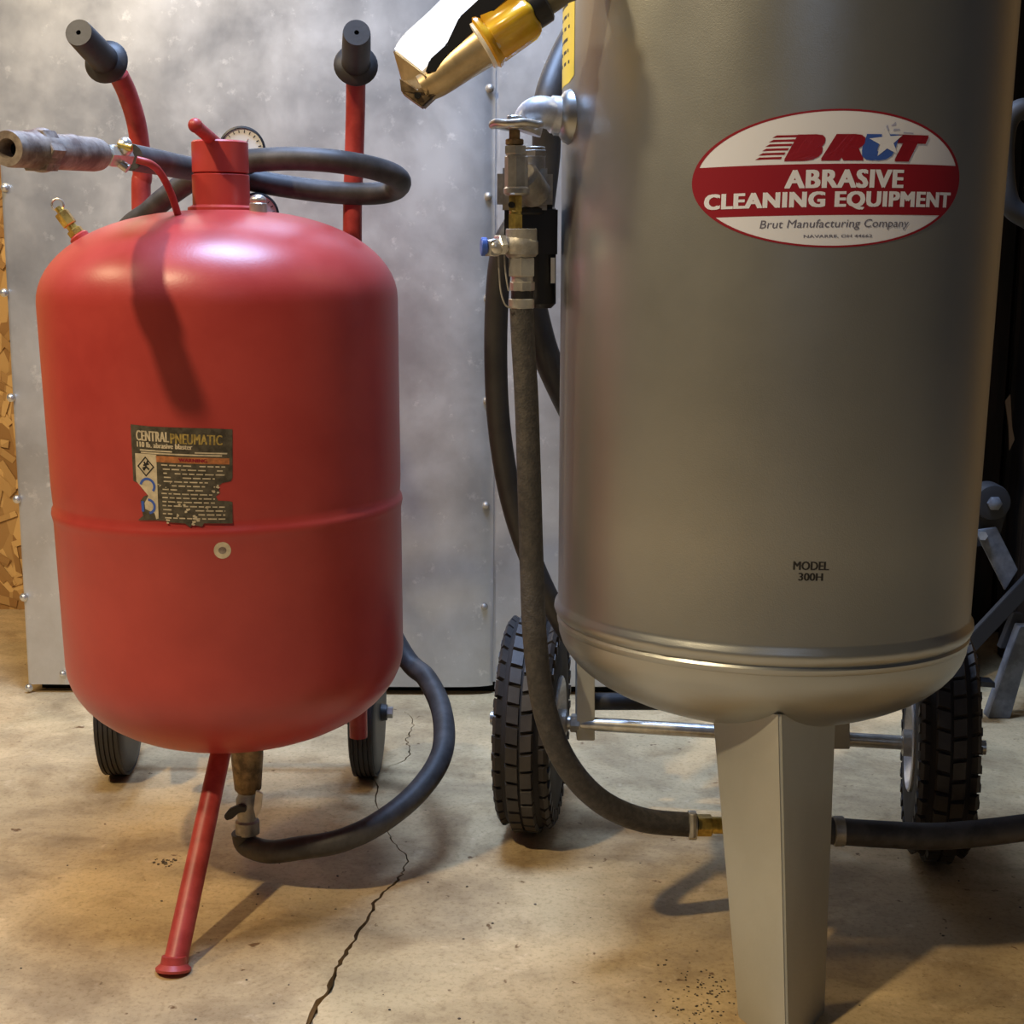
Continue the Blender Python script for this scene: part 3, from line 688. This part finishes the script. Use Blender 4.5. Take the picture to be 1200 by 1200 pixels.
# model marking
def mtext(s, x0, x1, yy, hh):
    a, b = shit(x0, yy), shit(x1, yy); h = abs(shit((x0+x1)/2, yy-hh/2)[1]-shit((x0+x1)/2, yy+hh/2)[1])
    return text2d(s, b[0]-a[0], h, (a[0]+b[0])/2, (a[1]+b[1])/2, 0.0)
bm = bmesh.new()
for k in (-0.5, 0, 0.5): text_bm(mtext('MODEL', 930+k, 971+k, 663, 10), wrap_sil, 0.0008+k*0.0001, bm); text_bm(mtext('300H', 936+k, 964+k, 676, 9), wrap_sil, 0.0008+k*0.0001, bm)
obj('model_marking', bm, 'blackprint', sil, smooth=False, label='black stamped model lettering')
# yellow warning strip, top left
a = shit(667, 97); b = shit(673, 88); c = shit(673.5, 10); 
pl = [(a[0]-0.05, a[1]+0.0), (a[0], a[1]), (b[0], b[1]), (b[0], c[1]+0.12), (a[0]-0.05, c[1]+0.12)]
yl = obj('warning_sticker', wrapped(pl, wrap_sil, 0.0008, 0.012), 'warnyellow', sil, smooth=False, label='yellow warning sticker')
bm = bmesh.new()
for k in range(16):
    z = a[1]+0.02+k*0.012
    join(bm, wrapped(rect(a[0]-0.044, z, a[0]+0.001-0.004*(k % 3), z+0.0035), wrap_sil, 0.0012, 0.02))
obj('small_print', bm, 'blackprint', yl, smooth=False)

# weld boss on the left side of the tank
bo = P(668, 137, SY-0.03)
bx = SX-srad(0.95)
boss = obj('weld_boss', lathe([(0.030, -0.03), (0.029, 0.000), (0.026, 0.006), (0.020, 0.010), (0.020, 0.016), (0.016, 0.018)], (bx+0.012, SY-0.03, bo.z), (-1, 0, 0.02), 32), 'silver', sil)

# front leg: folded angle with its edge to the camera
ly = 1.425
def L3(px, py, dy): return P(px, py, ly+dy)
zt3 = 0.325
fpy = 1232
Lp = dict(tl=P(835, 852, ly+0.06), tm=P(913, 862, ly-0.02), tr=P(978, 858, ly+0.065), bl=F(866, fpy-40), bmid=F(923, fpy+6), br=F(966, fpy-46))
Lp['bl'].z = Lp['bmid'].z = Lp['br'].z = 0
bm = bmesh.new(); th = Vector((0, 0.005, 0))
def q4(*ps): return bm.faces.new([bm.verts.new(p) for p in ps])
O = [Lp['tl'], Lp['tm'], Lp['tr'], Lp['bl'], Lp['bmid'], Lp['br']]
O[0].z += 0.02; O[1].z += 0.022; O[2].z += 0.02
Vo = [bm.verts.new(p) for p in O]; Vi = [bm.verts.new(p+Vector((0, 0.006, 0))) for p in O]
for (i, j, k, l2) in ((0, 1, 4, 3), (1, 2, 5, 4)):
    bm.faces.new((Vo[i], Vo[j], Vo[k], Vo[l2])); bm.faces.new((Vi[i], Vi[l2], Vi[k], Vi[j]))
for (i, j) in ((0, 1), (1, 2), (2, 5), (5, 4), (4, 3), (3, 0)): bm.faces.new((Vo[i], Vo[j], Vi[j], Vi[i]))
bmesh.ops.recalc_face_normals(bm, faces=bm.faces)
es = [e for e in bm.edges if {e.verts[0], e.verts[1]} in ({Vo[1], Vo[4]}, {Vi[1], Vi[4]})]
bmesh.ops.bevel(bm, geom=es, offset=0.003, segments=3, affect='EDGES')
lg = obj('front_leg', bm, 'leg', sil)
# outlet under the dish with pipe tee
oc = Vector((SX, SY, 0)); zo = P(820, 967, SY).z
bm = rod((SX, SY, 0.29), (SX, SY, zo+0.02), 0.021, bev=0.002); rod((SX, SY, zo+0.035), (SX, SY, zo-0.025), 0.030, bm=bm, bev=0.004)
obj('outlet_valve', bm, 'iron', sil)
xfit = P(828, 967, SY).x
bm = hexnut((xfit-0.012, SY, zo), (xfit+0.006, SY, zo), 0.013); rod((xfit, SY, zo), (SX-0.01, SY, zo), 0.010, bm=bm); 
obj('brass_fitting', bm, 'brass', sil)

# axle, brackets and knobbly wheels
BR = 0.155
yl_, yr_ = 1.929, 1.840
wlc = P(621, 850, yl_); wrc = P(1096, 880, yr_)
A0 = Vector((wlc.x+0.005, yl_, BR)); A1 = Vector((wrc.x+0.004, yr_, BR)); ad = (A1-A0).normalized()
axo = obj('axle', rod(A0-ad*0.06+Vector((0,0,0)), A1+ad*0.06, 0.0095), 'chrome', sil)
def knobby(c, d, yaw, label=None):
    W = 0.037; pr = []
    for i in range(21):
        a = PI*i/20; pr.append((0.098 + (BR-0.007-0.098)*(math.sin(a)**0.55), -W*math.cos(a)**1 if True else 0))
    d = Vector((math.cos(yaw), math.sin(yaw), 0))
    ty = obj('wheel', lathe([(0.052, -0.026), (0.064, -0.035)] + pr + [(0.064, 0.035), (0.052, 0.026)], c, d, 64, caps=False), 'tyrebase', sil)
    bm = bmesh.new(); x, y, _ = basis(d); n = 36
    rows = [(-0.0285, 0.0140, 0.62, 0.62, 0.93), (-0.0098, 0.0172, 0.0, 0.12, 1.0), (0.0092, 0.0172, 0.35, -0.12, 1.0), (0.0280, 0.0140, 0.1, -0.62, 0.93)]
    for t0, w_, ph, tilt, ls in rows:
        for i in range(n):
            a = 2*PI*(i+ph)/n; rad = x*math.cos(a)+y*math.sin(a); tan = d.cross(rad)
            tt = abs(t0)/W; rb = 0.098+(BR-0.007-0.098)*(math.sin(math.acos(-t0/W))**0.55)
            nrm = (rad + d*tilt).normalized(); ax = (d - nrm*d.dot(nrm)).normalized(); tg = nrm.cross(ax)
            R = Matrix((ax, tg, nrm)).transposed()
            h = 0.007; ln = 2*PI*BR/n*0.89*ls
            b = bmesh.new(); bmesh.ops.create_cube(b, size=1)
            for v in b.verts:
                top = v.co.z > 0; k = 0.86 if top else 1.0
                v.co = R @ Vector((v.co.x*w_*k, v.co.y*ln*k + (0.12*ln if v.co.x*(1 if t0 > 0 else -1) > 0 else 0), v.co.z*h)) + c + d*t0 + rad*(rb+0.0012)
            join(bm, b)
    # sidewall cleats
    for sgn in (-1, 1):
        for i in range(n):
            a = 2*PI*(i+0.3)/n; rad = x*math.cos(a)+y*math.sin(a); tan = d.cross(rad)
            R = Matrix((d*sgn, tan, rad)).transposed()
            box(c+d*sgn*0.0358+rad*0.128, (0.004, 0.010, 0.016), bm, R)
    obj('tread', bm, 'rubber2', ty, smooth=False)
    obj('wheel_rim', lathe([(r_*0.80, t_*0.86) for r_, t_ in [(0.010, -0.012), (0.018, -0.012), (0.040, -0.010), (0.050, -0.016), (0.060, -0.030), (0.073, -0.041), (0.076, -0.046), (0.080, -0.044), (0.079, -0.030), (0.070, 0.0), (0.079, 0.030), (0.080, 0.044), (0.076, 0.046), (0.073, 0.041), (0.060, 0.030), (0.050, 0.016), (0.018, 0.030), (0.010, 0.030)]], c, d, 48), 'whitefit', ty)
    obj('wheel_hub', lathe([(0.012, -0.048), (0.018, -0.046), (0.018, 0.046), (0.012, 0.048)], c, d, 24), 'iron', ty)
yaw = math.atan2(ad.y, ad.x)
knobby(A0, ad, yaw+0.02); knobby(A1, ad, yaw-0.02)
# flat bracket near left wheel + nut
def flat(px0, px1, y0, y1, Y, th, m='leg'):
    return prism([P(px0, y0, Y), P(px1, y0, Y), P(px1, y1, Y), P(px0, y1, Y)], (0, th, 0), 0.0008)
obj('axle_bracket', flat(676, 697, 770, 868, A0.y-0.02, 0.05), 'leg', sil, smooth=False)
obj('axle_bracket', flat(975, 996, 800, 878, A1.y-0.02, 0.05), 'leg', sil, smooth=False)
obj('axle_nut', hexnut(A0+ad*0.052, A0+ad*0.066, 0.013), 'chrome', sil)
obj('cross_brace', tube([P(690, 822, 1.93), P(1000, 822, 1.93)], 0.012, smooth=False), 'darkbar', sil)
# back frame of the dolly up the tank's rear
for px in (875, 945):
    p = P(px, 850, 1.89); obj('frame_tube', rod((p.x, 1.885, 0.15), (p.x, 1.888, 0.95), 0.013), 'leg', sil)

# ---- valve stack on the left of the silver tank
vs_ = thing('valve_assembly', 'nickel and brass valve stack with round handwheel, left side of the silver tank', 'valve', P(608, 300, 1.56))
VY = 1.56
def st_(px, y0, y1, r, n=20, Y=VY, bm=None, bev=0.0008):
    a = P(px, y0, Y); b = P(px, y1, Y); return rod(b, a, r, n=n, bm=bm, bev=bev)
# white elbow: from boss leftwards and down
ep = [Vector((bx-0.004, SY-0.03, bo.z)), P(650, 135, SY-0.035), P(634, 131, SY-0.045), P(622, 137, VY+0.02), P(616, 155, VY+0.02)]
bm = tube(ep, 0.0165, 20, 8); rod(P(657, 135, SY-0.034), P(644, 134, SY-0.036), 0.0195, bm=bm, bev=0.002, n=24)
obj('pipe_elbow', bm, 'whitefit', vs_)
hw = P(603, 146, VY-0.01)
bm = bmesh.new(); ring = [hw+Vector((0.0015+0.0245*math.cos(t), 0.0245*math.sin(t), 0.0007*math.cos(t*5))) for t in [i*2*PI/40 for i in range(41)]]
tube(ring, 0.0042, 10, 1, bm, smooth=False); rod(hw-Vector((0, 0, 0.004)), hw+Vector((0, 0, 0.009)), 0.008, bm=bm, bev=0.001)
for k in range(5):
    t = k*2*PI/5+0.4; rod(hw, hw+Vector((math.cos(t)*0.0235, math.sin(t)*0.0235, 0)), 0.0035, n=8, bm=bm)
lathe([(0, -0.001), (0.021, -0.001), (0.021, 0.002), (0, 0.002)], hw, (0, 0, 1), 24, bm)
obj('handwheel', bm, 'chrome', vs_)
bm = st_(603, 152, 172, 0.0058); st_(603, 163, 170, 0.0095, bm=bm); obj('valve_stem', bm, 'dirtybrass', vs_)
bm = st_(604, 171, 181, 0.0125, 6); st_(605, 179, 184, 0.0105, bm=bm); st_(605, 183, 222, 0.0122, 8, bm=bm); st_(605.5, 219, 229, 0.0138, 24, bm=bm, bev=0.002)
obj('angle_valve', bm, 'chrome', vs_)
bm = st_(604, 229, 248, 0.0078, 6); st_(604, 246, 252, 0.0066, bm=bm); st_(604, 251, 268, 0.0082, 6, bm=bm); st_(605, 267, 276, 0.0055, bm=bm)
obj('brass_union', bm, 'brass', vs_)
obj('brass_port', rod(P(600, 240, VY-0.006), P(599, 240, VY-0.0115), 0.0032), 'void', vs_)
bm = box(P(615, 222, VY+0.05), (0.060, 0.03, 0.044), bev=0.006); st_(627, 172, 200, 0.011, Y=VY+0.05, bm=bm); st_(627, 176, 184, 0.0135, 6, Y=VY+0.05, bm=bm)
rod(P(612, 205, VY+0.02), P(630, 230, VY+0.045), 0.017, bm=bm, bev=0.003)
obj('regulator_body', bm, 'iron', vs_)
bm = box(P(622, 272, VY+0.065), (0.058, 0.045, 0.060), bev=0.006); st_(634, 245, 361, 0.0165, Y=VY+0.06, bm=bm, bev=0.005); st_(622, 243, 252, 0.028, Y=VY+0.066, bm=bm, bev=0.002)
obj('filter_bowl', bm, 'black', vs_)
obj('bowl_label', prism([P(645.5, 302, VY+0.042), P(650.5, 302, VY+0.046), P(650.5, 332, VY+0.046), P(645.5, 332, VY+0.042)], (0, 0.003, 0)), 'dialwhite', vs_, smooth=False)
bm = st_(611, 268, 282, 0.0165, 24); st_(611, 280, 301, 0.0178, 20, bm=bm, bev=0.003); ball(P(610, 288, VY), 0.0185, bm)
obj('ball_valve', bm, 'iron', vs_)
bm = st_(611, 302, 324, 0.0155, 6); st_(612, 322, 332, 0.0115, bm=bm); st_(612, 330, 341, 0.0132, 8, bm=bm); obj('hex_fitting', bm, 'chrome', vs_)
obj('coupling_sleeve', st_(612, 340, 352, 0.0120), 'black', vs_)
obj('hose_ferrule', st_(611, 350, 361.5, 0.0138, 24), 'chrome', vs_)
bm = rod(P(596, 289, VY-0.005), P(571, 289, VY-0.012), 0.0075, bev=0.001); rod(P(590, 287, VY-0.006), P(582, 287, VY-0.01), 0.0115, n=6, bm=bm, bev=0.001); rod(P(576, 281, VY-0.012), P(576, 300, VY-0.012), 0.0085, bm=bm, n=8, bev=0.001)
ball(P(580, 290, VY-0.012), 0.0095, bm)
vp = obj('side_port', bm, 'chrome', vs_); obj('port_cap', rod(P(571, 289, VY-0.012), P(563.5, 289, VY-0.013), 0.0098, bev=0.001), 'blue', vp)
obj('safety_cable', tube([P(584, 299, VY-0.01), P(585, 320, VY-0.01), P(587, 342, VY-0.012), P(592, 357, VY-0.014), P(599, 361, VY-0.014)], 0.0010, 6), 'iron', vs_)
obj('safety_cable', tube([P(591, 299, VY-0.01), P(592, 315, VY-0.01), P(594, 330, VY-0.012), P(596, 341, VY-0.014)], 0.0010, 6), 'iron', vs_)

# ---- hoses of the silver blaster
o = obj('air_hose', tube([P(611, 358, VY), P(613, 400, VY), P(617, 470, VY), P(620, 560, VY), P(623, 660, VY), P(627, 750, VY-0.01), P(638, 830, VY-0.01), P(662, 892, VY-0.005), P(700, 936, VY+0.01), P(750, 960, VY+0.035), P(812, 967, SY)], 0.0128, 18, 10, r_end=0.0145), 'hosegrey')
tag(o, 'dark grey cloth-textured hose hanging from the valve stack and curving under the silver tank', 'hose')
a = P(806, 967, SY); b = P(817, 967, SY)
cl = lathe([(0.0158, 0), (0.0172, 0.0006), (0.0172, 0.0095), (0.0158, 0.010)], a, b-a, 28); 
cl2 = obj('hose_clamp', cl, 'chrome', o)
obj('clamp_screw', rod(P(812, 953, SY-0.016), P(812, 981, SY-0.016), 0.0045, n=8, bev=0.0008), 'iron', cl2)
o = obj('loop_hose', tube([P(604, 262, 1.74), P(590, 290, 1.74), P(583, 340, 1.75), P(581, 420, 1.76), P(585, 500, 1.77), P(598, 580, 1.78), P(620, 650, 1.79), P(652, 718, 1.80), P(690, 765, 1.86), P(760, 790, 1.92)], 0.0142, 18, 10), 'rubber')
tag(o, 'smooth black hose bowing left between the valve stack and the knobbly tyre', 'hose')
o = obj('supply_hose', tube([Vector((0.42, 1.93, 0.6)), Vector((0.40, 1.95, 0.9)), Vector((0.30, 1.97, 1.06)), P(735, -45, 1.95), P(690, 15, 1.88), P(660, 68, 1.84), P(642, 120, 1.80), P(640, 180, 1.80), P(632, 250, 1.80), P(622, 330, 1.80), P(632, 390, 1.81), P(650, 440, 1.83), P(690, 520, 1.89), P(760, 640, 1.92), P(850, 720, 1.92)], 0.0175, 18, 10), 'rubber')
tag(o, 'thick black hose coming down from the top behind the white pipe elbow', 'hose')
o = obj('discharge_hose', tube([Vector((SX+0.03, SY, zo)), P(980, 974, SY), P(1040, 978, SY), P(1100, 980, SY), P(1160, 975, SY+0.01), P(1230, 966, SY+0.03)], 0.0160, 18, 10), 'hosedark')
tag(o, 'black hose running right from behind the silver leg across the tyre', 'hose')
obj('hose_ferrule', lathe([(0.0165, 0), (0.018, 0.001), (0.018, 0.012), (0.0165, 0.013)], P(976, 974, SY), (1, 0, 0), 24), 'iron', o)

# ================================================================ blast gun at the top
GY = 1.47
gun = thing('blast_gun', 'gold and ivory blast gun with yellow coupling hanging in at the top centre', 'spray gun', P(540, 60, GY))
Q = lambda x, y, dy=0.0: P(x, y, GY+dy)
# gold tubular body
obj('gun_body', tube([Q(495, 104, 0.012), Q(512, 94, 0.012), Q(540, 72, 0.012), Q(578, 45, 0.014)], 0.0135, 24, 6, r_end=0.0225), 'goldcast', gun)
# ivory trigger lever: folded channel with a front face
lev = prism([Q(461, 60, .05), Q(463, 54, .053), Q(473, 40, .057), Q(502, 14, .065), Q(530, -14, .07), Q(598, -14, .014), Q(548, 28, .006), Q(526, 62, 0), Q(499, 90, 0)], (0.0, 0.036, 0.004), 0.0022)
lv = obj('trigger_lever', lev, 'ivory', gun)
obj('lever_nose', prism([Q(460, 58, 0.046), Q(499, 87, -0.004), Q(503, 113, -0.003), Q(494, 110, 0.004), Q(470, 93, 0.034)], (0.002, 0.034, 0), 0.0015), 'goldcast', lv)
obj('lever_rubber', prism([Q(498, 86, -0.004), Q(503, 70, -0.004), Q(523, 52, -0.004), Q(538, 20, -0.004), Q(575, -14, -0.004), Q(610, -14, -0.004), Q(566, 28, -0.004), Q(548, 45, -0.004), Q(531, 66, -0.004), Q(512, 86, -0.004)], (0, 0.012, 0.001), 0.0018), 'black', lv)
obj('nozzle_jaw', prism([Q(468, 90, 0.002), Q(489, 104, -0.002), Q(511, 98, 0.002), Q(512, 110, 0.002), Q(495, 126, -0.002), Q(470, 108, 0.002)], (0.0, 0.030, 0), 0.0015), 'dirtybrass', gun)
obj('jaw_bore', rod(Q(489, 112, -0.004), Q(490, 112, 0.004), 0.003), 'void', gun)
# yellow coupling nut with lobes along the body axis
a = Q(566, 50, 0.014); b = Q(622, 12, 0.016); d = (b-a).normalized(); x, y, _ = basis(d); bm = bmesh.new(); rings = []
for t, k in ((0, 0.93), (0.04, 1.03), (0.10, 1.0), (0.16, 0.94), (0.18, 0.97), (0.85, 0.94), (0.95, 0.86), (1.0, 0.70)):
    ring = []
    for i in range(48):
        an = 2*PI*i/48; lobe = (1+0.075*math.copysign(abs(math.cos(3.5*an))**0.5, math.cos(3.5*an))*0+0.10*math.copysign(abs(math.cos(6*an))**0.35, math.cos(6*an))) if t > 0.13 else 1.06
        ring.append(bm.verts.new(a+(b-a)*t+(x*math.cos(an)+y*math.sin(an))*0.027*k*lobe))
    rings.append(ring)
for A, Bq in zip(rings, rings[1:]):
    for i in range(48): bm.faces.new((A[i], A[(i+1) % 48], Bq[(i+1) % 48], Bq[i]))
bm.faces.new(rings[0][::-1]); bm.faces.new(rings[-1])
obj('yellow_coupling', bm, 'yellow', gun)
obj('coupling_gasket', lathe([(0.0235, -0.004), (0.0265, -0.003), (0.0265, 0.0)], a, d, 32), 'ivory', gun)
obj('coupling_collar', rod(b-d*0.002, b+d*0.016, 0.0205, bev=0.002, n=28), 'black', gun)
obj('gun_hose', tube([b+d*0.010, Q(655, -10, 0.02), Q(700, -50, 0.03), Vector((0.15, 1.47, 1.235)), Vector((0.22, 1.55, 1.29)), Vector((0.30, 1.70, 1.30)), Vector((0.34, 1.87, 1.22)), Vector((0.35, 1.93, 1.0)), Vector((0.36, 1.93, 0.7))], 0.0145, 16), mat('olive_tube', (0.16, 0.14, 0.08), 0.5), gun)

# ================================================================ dark clutter at the far right
SYY = 2.42
stand = thing('steel_stand', 'dim metal stand of pale flat bars and a bolted hub, right edge behind silver tank', 'stand', F(1175, 842))
G = lambda x, y, dy=0.0: P(x, y, SYY+dy)
obj('stand_leg', prism([G(1196, 735), G(1214, 735), G(1184, 842), G(1158, 842)], (0, 0.03, 0), 0.001), 'steelbar', stand, smooth=False)
obj('stand_leg', prism([G(1172, 760, 0.03), G(1186, 760, 0.03), G(1200, 720, 0.03), G(1188, 720, 0.03)], (0, 0.02, 0), 0.001), 'darkbar', stand, smooth=False)
lk = obj('link_bar', prism([G(1143, 622, -0.01), G(1168, 618, -0.01), G(1193, 668, -0.01), G(1178, 692, -0.01)], (0, 0.008, 0), 0.001), 'steelbar', stand, smooth=False)
obj('bolt', rod(G(1152, 628, -0.012), G(1152, 628, -0.022), 0.008, n=6), 'chrome', lk)
obj('diagonal_bar', prism([G(1125, 758, -0.03), G(1215, 662, -0.03), G(1215, 688, -0.03), G(1133, 775, -0.03)], (0, 0.015, 0), 0.001), 'darkbar', stand, smooth=False)
hc = G(1162, 588); hb_ = obj('hub', lathe([(0.020, -0.012), (0.029, -0.010), (0.031, 0.0), (0.031, 0.03)], hc, (0, 1, 0), 32), 'darkbar', stand)
obj('hub_bolt', lathe([(0.006, -0.024), (0.012, -0.020), (0.012, -0.012)], hc, (0, 1, 0), 6), 'steelbar', hb_)
obj('hub_plate', prism([G(1134, 600, 0.01), G(1180, 600, 0.01), G(1168, 640, 0.01), G(1140, 640, 0.01)], (0, 0.008, 0)), 'darkbar', stand, smooth=False)
obj('foot_plate', prism([G(1130, 782, -0.04), G(1142, 798, -0.04), G(1166, 800, -0.04), G(1166, 806, -0.04), G(1140, 804, -0.04), G(1127, 788, -0.04)], (0, 0.03, 0)), 'black', stand, smooth=False)
o = obj('coiled_cable', tube([G(1212, 132, -0.15), G(1196, 128, -0.15), G(1180, 145, -0.15), G(1176, 190, -0.15), G(1184, 240, -0.15), G(1215, 262, -0.15)], 0.016, 14), 'darkbar')
tag(o, 'dark hose bend showing past the upper right edge of the silver tank', 'hose')
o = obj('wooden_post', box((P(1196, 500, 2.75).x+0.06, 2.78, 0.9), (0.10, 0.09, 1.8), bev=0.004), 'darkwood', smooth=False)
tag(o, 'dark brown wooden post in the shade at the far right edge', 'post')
obj('bark_sliver', prism([P(1178, 470, 2.73), P(1184, 462, 2.73), P(1186, 500, 2.73), P(1189, 515, 2.73), P(1183, 528, 2.73), P(1182, 500, 2.73)], (0, 0.004, 0)), mat('pale_split_wood', (0.20, 0.12, 0.06), 0.8), o, smooth=False)

# ---------------------------------------------------------------- grit on the floor
bm = bmesh.new()
def grain(p, s):
    b = bmesh.new(); bmesh.ops.create_icosphere(b, subdivisions=1, radius=s)
    for v in b.verts: v.co = Vector((v.co.x*random.uniform(0.7, 1.5), v.co.y*random.uniform(0.7, 1.3), v.co.z*0.6)) + Vector((p.x, p.y, s*0.3))
    join(bm, b)
for i in range(130): grain(F(random.gauss(822, 26), random.gauss(1168, 22)), random.uniform(0.0006, 0.0016))
for i in range(60): grain(F(random.uniform(0, 1200), random.uniform(1000, 1200)), random.uniform(0.0006, 0.0018))
for i in range(22): grain(F(random.gauss(195, 7), random.gauss(1010, 3)), random.uniform(0.0010, 0.0022))
o = obj('grit', bm, 'chip', kind='stuff', smooth=False); tag(o, 'dark grit and crumbs scattered on the concrete around the silver leg', 'debris')
